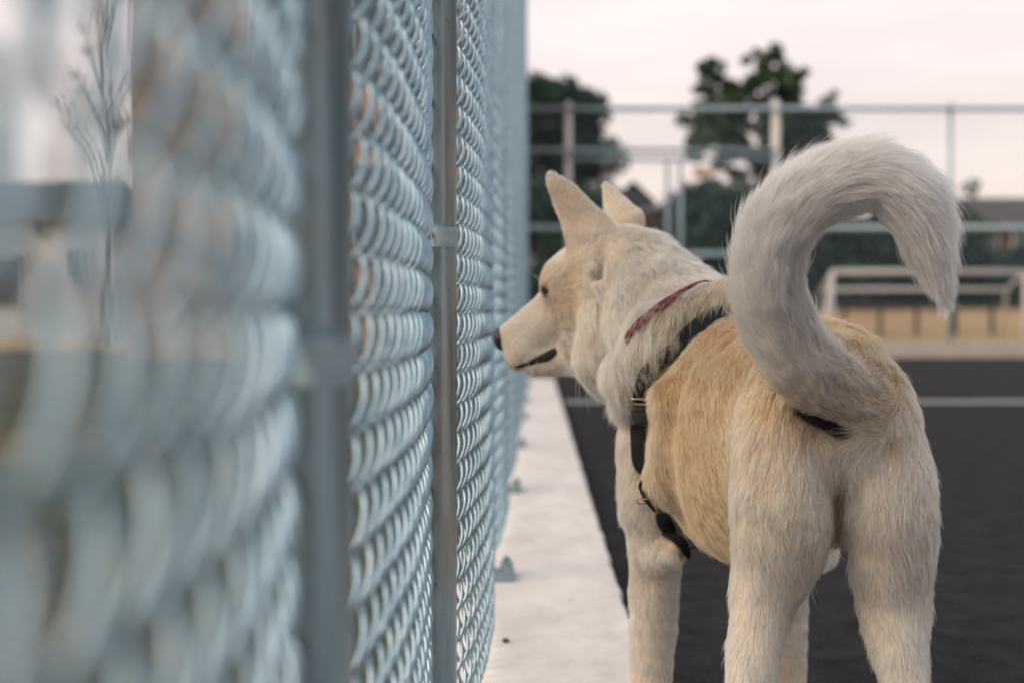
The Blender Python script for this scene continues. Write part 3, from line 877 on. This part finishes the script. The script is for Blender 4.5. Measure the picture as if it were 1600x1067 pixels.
paint(935, 408, 2.34, .017, (.30, .23, .23), 1.0, (.8, 1, 1.7)); paint(915, 380, 2.34, .016, (.62, .48, .40), .7)  # dark spot paints the shade inside the ear fold
paint(1010, 470, 2.28, .05, WHITE, .6)
paint(990, 385, 2.36, .03, (.55, .45, .33), .5)
paint(1285, 672, 1.69, .022, (.20, .15, .13), .85, (1.7, 1.2, .8)); paint(1262, 650, 1.69, .012, (.08, .06, .06), .8)  # shade under the tail painted dark into the coat
paint(1312, 770, 1.70, .012, (.17, .13, .11), 1.0, (.55, 1.5, 3)); paint(1312, 815, 1.70, .013, (.17, .13, .11), 1.0, (.6, 1.5, 3))  # shade in the cleft painted as dark streaks
paint(1395, 695, 1.72, .014, (.40, .29, .18), .8); paint(1447, 765, 1.74, .012, (.33, .27, .2), .8); paint(1425, 768, 1.73, .010, (.35, .28, .22), .7)
paint(1005, 880, 2.24, .03, (.42, .32, .23), .7)
paint(1265, 870, 1.74, .03, (.38, .31, .26), .7); paint(1355, 930, 1.76, .03, (.36, .30, .26), .6); paint(1370, 840, 1.73, .03, (.48, .40, .31), .6)  # inner-thigh shade painted into the coat colour
# broad mottling
mott = (N1(bv * 18) * .5 + N2(bv * 40) * .35)[:, None]
CO *= 1 + .10 * mott
# lips, mouth and eye rims are bare dark skin
def seg_dist(p, a, b):
    ab = b - a; t = np.clip(((p - a) @ ab) / (ab @ ab), 0, 1); return np.linalg.norm(p - a - t[:, None] * ab, axis=1)
bare = np.ones(nv)
def dark_line(pts, r):
    q = [project(np.array([look(*s)]))[0] for s in pts if look(*s) is not None]
    for a, b in zip(q[:-1], q[1:]):
        d = seg_dist(bv, a, b); g = np.clip((r - d) / (r * .35), 0, 1)
        CO[:] = CO * (1 - g[:, None]) + np.array((.012, .010, .011)) * g[:, None]
        bare[:] = np.minimum(bare, 1 - g)
MPX = [(806, 573, .0028), (818, 570, .0036), (832, 566, .0050), (845, 561, .0068), (857, 556, .0085), (866, 551, .0080), (871, 548, .0050)]
MP = [(project(np.array([look(a, b)]))[0], r) for a, b, r in MPX if look(a, b) is not None]
dark_line([(1250, 640), (1275, 655), (1300, 668), (1318, 678)], .0125)  # under-tail hollow: its shade painted black on bared skin
paint(1312, 790, 1.70, .010, (.10, .075, .065), 1.3, (.6, 1.5, 3.2))  # deepens the painted shade of the cleft
dark_line([(849, 455), (853, 456)], .0105)
PORES = [look(*q) for q in ((796, 541), (802, 538), (808, 537), (799, 547), (805, 545), (811, 543), (802, 553), (808, 551), (814, 549))]
PORES = [q for q in PORES if q is not None]
shorten(850, 456, 2.44, .014, .6); shorten(785, 530, 2.5, .03, .5)

# --- harness and collar paths on the skin
def closed_path(pts, n, off):
    pts = np.array(pts); m = len(pts); out = []
    for i in range(m):
        p0, p1, p2, p3 = pts[(i - 1) % m], pts[i], pts[(i + 1) % m], pts[(i + 2) % m]
        for t in np.linspace(0, 1, n // m, endpoint=False):
            out.append(.5 * ((2 * p1) + (-p0 + p2) * t + (2 * p0 - 5 * p1 + 4 * p2 - p3) * t * t + (-p0 + 3 * p1 - 3 * p2 + p3) * t ** 3))
    q = project(np.array(out), off)
    for _ in range(3):
        q = (np.roll(q, 1, 0) + 2 * q + np.roll(q, -1, 0)) / 4
    return project(q, off, 2)
HPX = [(1118, 494), (1092, 512), (1062, 536), (1032, 560), (1008, 588), (1001, 620), (999, 650), (1000, 690), (1006, 730), (1018, 775), (1036, 815), (1062, 855)]
hp = [look(*q) for q in HPX]
hp = [q for q in hp if q is not None]
hidden = [(.30, 2.20, .30), (.39, 2.21, .36), (.45, 2.20, .47), (.44, 2.19, .58), (.38, 2.18, .66), (.33, 2.17, .68)]
harness = closed_path(hp + hidden, 180, .004)
CPX = [(1112, 440), (1095, 450), (1072, 460), (1046, 476), (1020, 495), (998, 515), (980, 540), (965, 570)]
cp = [look(*q) for q in CPX]
cp = [q for q in cp if q is not None]
cc = nk0 * .6 + nk1 * .4
back = []
dcu = cp[-1] - cc; dcv = cp[0] - cc
for w in (.22, .4, .6, .8):
    d = unit(unit(dcu) * math.cos(math.pi * w) + np.array([.35, .75, -.45 + .9 * w]) * math.sin(math.pi * w))
    ts = np.arange(.03, .22, .002); f = tri(F, cc + ts[:, None] * d); i = np.argmax(f > 0) if (f > 0).any() else len(ts) - 1
    back.append(cc + d * ts[i])
ring = closed_path(cp + back, 144, .003)
rpx = ring[:, 0] / ring[:, 1] * FPX + VX; rpy = VY - (ring[:, 2] - HC) / ring[:, 1] * FPX
bury = np.clip(np.maximum((rpy - 532) / 16, (444 - rpy) / 12), 0, 1)
bury = np.maximum(bury, np.clip((ring[:, 1] - 2.33) / .02, 0, 1))
for _ in range(3): bury = (np.roll(bury, 1) + bury + np.roll(bury, -1)) / 3
ring = ring - grad(ring) * (bury * .020)[:, None]
def band(name, path, width, thick, m, parent, cyc=True, lift=0.0):
    n = len(path); T = np.roll(path, -1, 0) - np.roll(path, 1, 0)
    if not cyc: T[0] = path[1] - path[0]; T[-1] = path[-1] - path[-2]
    T /= np.linalg.norm(T, axis=1, keepdims=True)
    Nn = grad(path)
    for _ in range(6): Nn = np.roll(Nn, 1, 0) + 2 * Nn + np.roll(Nn, -1, 0)
    Nn -= (Nn * T).sum(1, keepdims=True) * T; Nn /= np.linalg.norm(Nn, axis=1, keepdims=True)
    S = np.cross(T, Nn)
    c = path + Nn * lift
    prof = [(-.5, 0), (-.5, .8), (-.42, 1), (.42, 1), (.5, .8), (.5, 0)]
    v = np.stack([c + S * (a * width) + Nn * (b * thick) for a, b in prof], 1)
    k = len(prof); idx = np.arange(n * k).reshape(n, k)
    i2 = np.roll(idx, -1, 0) if cyc else idx[1:]
    i1 = idx if cyc else idx[:-1]
    f = np.stack([i1, np.roll(i1, -1, 1), np.roll(i2, -1, 1), i2], -1).reshape(-1, 4)
    return link(name, np_mesh(name, v.reshape(-1, 3), f), m, parent, True)
hroot = empty('dog_harness', tuple(harness[60])); tag(hroot, 'black webbing harness strapped around the chest of the dog', 'harness')
band('strap', harness, .024, .003, M_BLACK, hroot, True, .002)
croot = empty('dog_collar', tuple(cc)); tag(croot, 'dark red collar half buried in the neck fur of the dog', 'collar')
band('collar_band', ring, .015, .003, M_RED, croot, True, .003)
dh = np.full(nv, 9.0)
kd = kdtree.KDTree(len(harness))
for i, q in enumerate(harness): kd.insert(q, i)
kd.balance()
near = np.array([kd.find(q)[2] for q in bv])
bare = np.minimum(bare, np.clip((near - .0085) / .004, 0, 1))
kd = kdtree.KDTree(len(ring))
for i, q in enumerate(ring): kd.insert(q, i)
kd.balance()
near = np.array([kd.find(q)[2] for q in bv])
bare = np.minimum(bare, np.clip((near - .002) / .004, .12, 1))

# buckle on the visible side
bi = int(np.argmin([abs(((q[0]) / q[1] * FPX + VX) - 1000) + abs((VY - (q[2] - HC) / q[1] * FPX) - 632) + (50 if q[1] > 2.4 else 0) for q in harness]))
bq = harness[bi]; bt = unit(harness[(bi + 2) % len(harness)] - harness[bi - 2]); bn = grad(harness[bi:bi + 1])[0]
bn = unit(bn - bt * (bn @ bt)); bs = np.cross(bt, bn)
def obox(name, c, s, m, bev):
    mb = MB().box((0, 0, 0), s); o = mb.build(name, m, None, False, bev)
    o.matrix_world = Matrix(((bs[0], bt[0], bn[0], c[0]), (bs[1], bt[1], bn[1], c[1]), (bs[2], bt[2], bn[2], c[2]), (0, 0, 0, 1)))
    o.parent = hroot; o.matrix_parent_inverse = Matrix.Translation(-Vector(hroot.location))
    return o
obox('buckle', bq + bn * .015, (.030, .032, .011), M_PLASTIC, .003)
obox('buckle_prong', bq + bn * .015 - bt * .022, (.024, .014, .009), M_PLASTIC, .0025)
obox('buckle_prong', bq + bn * .015 + bt * .024, (.022, .018, .008), M_PLASTIC, .0025)
def loop(name, c, hw, hh, r, m):
    q = [c + bs * (hw * math.copysign(abs(math.cos(w)) ** .5, math.cos(w))) + bt * (hh * math.copysign(abs(math.sin(w)) ** .5, math.sin(w))) for w in np.linspace(0, 2 * math.pi, 29)]
    return MB().tube([tuple(p) for p in q], r, 8, False).build(name, m, hroot, True)
loop('metal_slide', bq + bn * .016 - bt * .040, .015, .008, .0018, M_BRASS)
ri = int(np.argmin([np.linalg.norm(q - hp[-3]) for q in harness])); rq = harness[ri] + grad(harness[ri:ri + 1])[0] * .008
bt2 = bt
loop('metal_ring', rq, .009, .009, .0012, M_BRASS)

# --- fur strands
def fur_material(name, curve):
    m = bpy.data.materials.new(name); m.use_nodes = True; t = m.node_tree; b = t.nodes['Principled BSDF']
    at = t.nodes.new('ShaderNodeAttribute'); at.attribute_name = 'coat'
    if not curve:
        t.links.new(at.outputs['Color'], b.inputs['Base Color']); b.inputs['Roughness'].default_value = .8
        b.inputs['Specular IOR Level'].default_value = .15
        return m
    out = t.nodes['Material Output']; t.nodes.remove(b)
    h = t.nodes.new('ShaderNodeBsdfHairPrincipled'); h.parametrization = 'COLOR'
    h.inputs['Roughness'].default_value = .7; h.inputs['Radial Roughness'].default_value = .9
    h.inputs['Coat'].default_value = 0.0; h.inputs['Random Roughness'].default_value = .2
    t.links.new(at.outputs['Color'], h.inputs['Color'])
    t.links.new(h.outputs['BSDF'], out.inputs['Surface'])
    return m
M_SKIN = fur_material('dog_undercoat', False); M_FUR = fur_material('dog_fur', True)

dog = empty('dog', (.34, 2.0, 0)); tag(dog, 'cream and white dog with curled tail standing and sniffing at the fence', 'dog')
bv = bv + vn * lump[:, None]
bme = np_mesh('body', bv, bf)
body = link('body', bme, M_SKIN, dog, True)
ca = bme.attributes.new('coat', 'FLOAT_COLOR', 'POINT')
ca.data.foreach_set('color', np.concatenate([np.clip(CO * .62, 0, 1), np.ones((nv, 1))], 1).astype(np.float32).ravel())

NH = 520000
tris = np.concatenate([bf[:, [0, 1, 2]], bf[:, [0, 2, 3]]])
pa, pb, pc = bv[tris[:, 0]], bv[tris[:, 1]], bv[tris[:, 2]]
area = np.linalg.norm(np.cross(pb - pa, pc - pa), axis=1) * .5
cen = (pa + pb + pc) / 3
dens = area * bare[tris].mean(1) * np.clip(.022 / LN[tris].mean(1), .75, 3.2)
dens *= np.where(cen[:, 2] < .12, .35, 1.0)
tn = vn[tris[:, 0]]
facing = ((np.array([0, 0, HC]) - cen) * tn).sum(1) / np.linalg.norm(cen - np.array([0, 0, HC]), axis=1)
dens *= np.where(facing > -.25, 1.0, .4)
cum = np.cumsum(dens); pick = np.searchsorted(cum, rng.uniform(0, cum[-1], NH))
u = rng.uniform(size=(NH, 2)); fl = u.sum(1) > 1; u[fl] = 1 - u[fl]
bw = np.stack([1 - u.sum(1), u[:, 0], u[:, 1]], 1)[..., None]
tv = tris[pick]
def ip(A): return (A[tv] * (bw if A.ndim == 2 else bw[..., 0])).sum(1)
root = ip(bv); nrm = ip(vn); nrm /= np.linalg.norm(nrm, axis=1, keepdims=True)
flow = ip(FL); ln_ = ip(LN); co = ip(CO); lift = ip(LI)
keep = np.ones(NH)
for (a, r1), (b, r2) in zip(MP[:-1], MP[1:]):
    keep = np.where(seg_dist(root, a, b) < (r1 + r2) / 2 * .95, 0, keep)
# swirl the lay of the coat a little
sw = np.stack([N1(root * 22), N2(root * 22 + 7), N3(root * 22 + 13)], 1) * .34 + np.stack([N4(root * 90), N1(root * 90 + 3), N2(root * 90 + 5)], 1) * .36
tailw = np.clip((root[:, 2] - .70) / .03, 0, 1) * np.clip((1.78 - root[:, 1]) / .05, 0, 1)
sw *= (1 - .5 * tailw)[:, None]
flow = flow + sw + rng.normal(size=(NH, 3)) * .10
flow -= (flow * nrm).sum(1, keepdims=True) * nrm
flow /= np.linalg.norm(flow, axis=1, keepdims=True) + 1e-9
ln_ = np.maximum(keep, .02) * ln_ * rng.uniform(.65, 1.15, NH) * (1 + .25 * N3(root * 60))
guard = rng.uniform(size=NH) < .05
ln_ = np.where(guard, ln_ * 1.22, ln_)
lift = lift * rng.uniform(.6, 1.4, NH) * np.where(guard, 1.3, 1.0)
K = 6
strand = np.zeros((NH, K, 3)); strand[:, 0] = root - nrm * .0015
for j in range(1, K):
    t = (j - .5) / (K - 1)
    d = flow + nrm * (lift * (1.35 - 1.35 * t))[:, None] + np.array([0, 0, -.12 * t])
    d /= np.linalg.norm(d, axis=1, keepdims=True)
    strand[:, j] = strand[:, j - 1] + d * (ln_ / (K - 1))[:, None]
# tufts: strands lean together towards their nearest guide
NC = NH // 7
gi = rng.choice(NH, NC, replace=False)
kd = kdtree.KDTree(NC)
for i, g in enumerate(gi): kd.insert(root[g], i)
kd.balance()
own = np.array([gi[kd.find(q)[1]] for q in root])
cl = (rng.uniform(.1, .5, NH) * (1 - .35 * tailw))[:, None]
for j in range(1, K):
    t = j / (K - 1)
    strand[:, j] += (strand[own, j] - strand[:, j]) * cl * t ** 1.3
co = co * (1 + rng.normal(size=(NH, 1)) * .06) * (1 + .06 * rng.normal(size=NH)[own][:, None])
for q in PORES:
    co[np.linalg.norm(root - q - rng.normal(size=3) * .0012, axis=1) < rng.uniform(.0012, .0022)] = (.16, .13, .12)
hc = bpy.data.hair_curves.new('fur')
hc.add_curves([K] * NH)
hc.attributes['position'].data.foreach_set('vector', strand.astype(np.float32).ravel())
rad = np.array([1.0, 1.0, .9, .75, .5, .12])[None, :] * (.00014 + .00006 * np.clip(ln_ / .03, .3, 1.4))[:, None]
ra = hc.attributes.get('radius') or hc.attributes.new('radius', 'FLOAT', 'POINT')
ra.data.foreach_set('value', rad.astype(np.float32).ravel())
grd = np.array([.60, .72, .86, 1.0, 1.05, 1.08])  # dark roots, light tips: shade between strands put into the colour
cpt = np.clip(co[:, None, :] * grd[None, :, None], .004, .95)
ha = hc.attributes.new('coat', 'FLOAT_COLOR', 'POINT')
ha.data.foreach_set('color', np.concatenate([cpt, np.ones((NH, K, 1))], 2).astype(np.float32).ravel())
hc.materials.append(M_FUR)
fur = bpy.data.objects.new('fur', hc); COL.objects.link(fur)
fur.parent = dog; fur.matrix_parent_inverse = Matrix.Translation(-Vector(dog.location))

# --- nose, eyes, whiskers
mq = np.array([m[0] for m in MP]); mr = [m[1] for m in MP]; mn = grad(mq)
def lips():
    v, f = [], []; n = 12
    T = np.gradient(mq, axis=0); T /= np.linalg.norm(T, axis=1, keepdims=True); S = np.cross(T, mn); S /= np.linalg.norm(S, axis=1, keepdims=True)
    for i in range(len(mq)):
        for k in range(n):
            w = 2 * math.pi * k / n
            v.append(tuple(mq[i] + S[i] * (1.05 * mr[i] * math.cos(w)) + mn[i] * (mr[i] * .32 * math.sin(w) + .0006)))
    for i in range(len(mq) - 1):
        for k in range(n):
            f.append((i * n + k, i * n + (k + 1) % n, (i + 1) * n + (k + 1) % n, (i + 1) * n + k))
    f.append(tuple(range(n))); f.append(tuple((len(mq) - 1) * n + k for k in range(n)))
    me = bpy.data.meshes.new('lips'); me.from_pydata(v, [], f); me.update()
    bm = bmesh.new(); bm.from_mesh(me); bmesh.ops.recalc_face_normals(bm, faces=list(bm.faces)); bm.to_mesh(me); bm.free()
    link('lips', me, M_LIP, dog, True)
lips()
def nose():
    bm = bmesh.new(); bmesh.ops.create_uvsphere(bm, u_segments=28, v_segments=18, radius=1)
    for v in bm.verts:
        x, y, z = v.co                       # x side, y forward, z up
        s = 1 - .25 * max(0, -z)
        q = Vector((x * s * .0235, y * .0175, z * .0215))
        for sx in (-1, 1):                   # nostrils
            d = (Vector((x, y, z)) - Vector((sx * .55, .75, -.05))).length
            q -= Vector((0, 1, 0)) * .0075 * math.exp(-(d / .27) ** 2)
        d = abs(x); q.y -= .0028 * math.exp(-(d / .08) ** 2) * (1 if y > 0 and z < .2 else 0)
        v.co = q
    me = bpy.data.meshes.new('nose'); bm.to_mesh(me); bm.free()
    o = link('nose', me, M_NOSE, None, True)
    c = P(786, 530, 2.512); f2 = unit(np.array([HF2[0], HF2[1], -.30])); l2 = HL; u2 = np.cross(-l2, f2)
    if u2[2] < 0: u2 = -u2
    o.matrix_world = Matrix(((-l2[0], f2[0], u2[0], c[0]), (-l2[1], f2[1], u2[1], c[1]), (-l2[2], f2[2], u2[2], c[2]), (0, 0, 0, 1)))
    o.parent = dog; o.matrix_parent_inverse = Matrix.Translation(-Vector(dog.location))
nose()
ep = look(853, 457)
hc0 = P(880, 470, 2.47)
def eye(c, nrm_):
    bm = bmesh.new(); bmesh.ops.create_uvsphere(bm, u_segments=20, v_segments=12, radius=.0105)
    for v in bm.verts: v.co.z *= .82
    me = bpy.data.meshes.new('eye'); bm.to_mesh(me); bm.free()
    o = link('eye', me, M_EYE, dog, True); o.location = tuple(Vector(c - nrm_ * .0035))
def lid(c, n_):
    s1 = unit(np.cross(n_, UP)); u1 = np.cross(s1, n_); u1 = u1 if u1[2] > 0 else -u1
    q = [c + s1 * .0115 * math.cos(w) + u1 * (.0072 * math.sin(w) + .002 * math.cos(w)) + n_ * (.0022 - .003 * math.cos(w) ** 2) for w in np.linspace(0, 2 * math.pi, 25)]
    MB().tube([tuple(p) for p in q], .0017, 6, False).build('eyelid', M_LIP, dog, True)
if ep is not None:
    lid(ep, grad(np.array([ep]))[0])
    en = grad(np.array([ep]))[0]; eye(ep - en * .0035, en)
    rel = ep - hc0; mir = ep - 2 * HL * (rel @ HL); mir = project(np.array([mir]))[0]; eye(mir - grad(np.array([mir]))[0] * .0035, grad(np.array([mir]))[0])
def curves_obj(name, strands, r0, m, parent):
    c = bpy.data.hair_curves.new(name); c.add_curves([len(s) for s in strands])
    c.attributes['position'].data.foreach_set('vector', np.concatenate(strands).astype(np.float32).ravel())
    rr = np.concatenate([np.linspace(r0, r0 * .15, len(s)) for s in strands])
    a = c.attributes.get('radius') or c.attributes.new('radius', 'FLOAT', 'POINT'); a.data.foreach_set('value', rr.astype(np.float32))
    c.materials.append(m); o = bpy.data.objects.new(name, c); COL.objects.link(o)
    o.parent = parent; o.matrix_parent_inverse = Matrix.Translation(-Vector(parent.location))
    return o
wl = []
for s, e, sag in [((846, 432), (822, 408), -10), ((845, 440), (826, 428), -6), ((845, 434), (823, 445), -8), ((838, 545), (856, 580), 4), ((822, 556), (835, 592), 5), ((905, 575), (905, 640), 0), ((912, 578), (920, 650), 0), ((900, 572), (900, 630), 0)]:
    a = look(*s)
    if a is None: continue
    b = P(e[0], e[1], a[1] + (.01 if s[1] < 500 else -.015)); m = (a + b) / 2 + np.array([0, 0, -sag * .001])
    t = np.linspace(0, 1, 7)[:, None]
    wl.append((1 - t) ** 2 * a + 2 * t * (1 - t) * m + t * t * b)
if wl: curves_obj('whiskers', wl, .00035, M_WHISK, dog)
tw = []
for q, e in (((1268, 900), (1278, 950)), ((1266, 905), (1275, 945)), ((1272, 898), (1284, 940))):
    a = P(*q, 1.90); b = P(*e, 1.89); t = np.linspace(0, 1, 6)[:, None]
    m = (a + b) / 2 + np.array([-.006, 0, 0]); tw.append((1 - t) ** 2 * a + 2 * t * (1 - t) * m + t * t * b)
curves_obj('belly_tuft', tw, .0004, M_WHISK, dog)
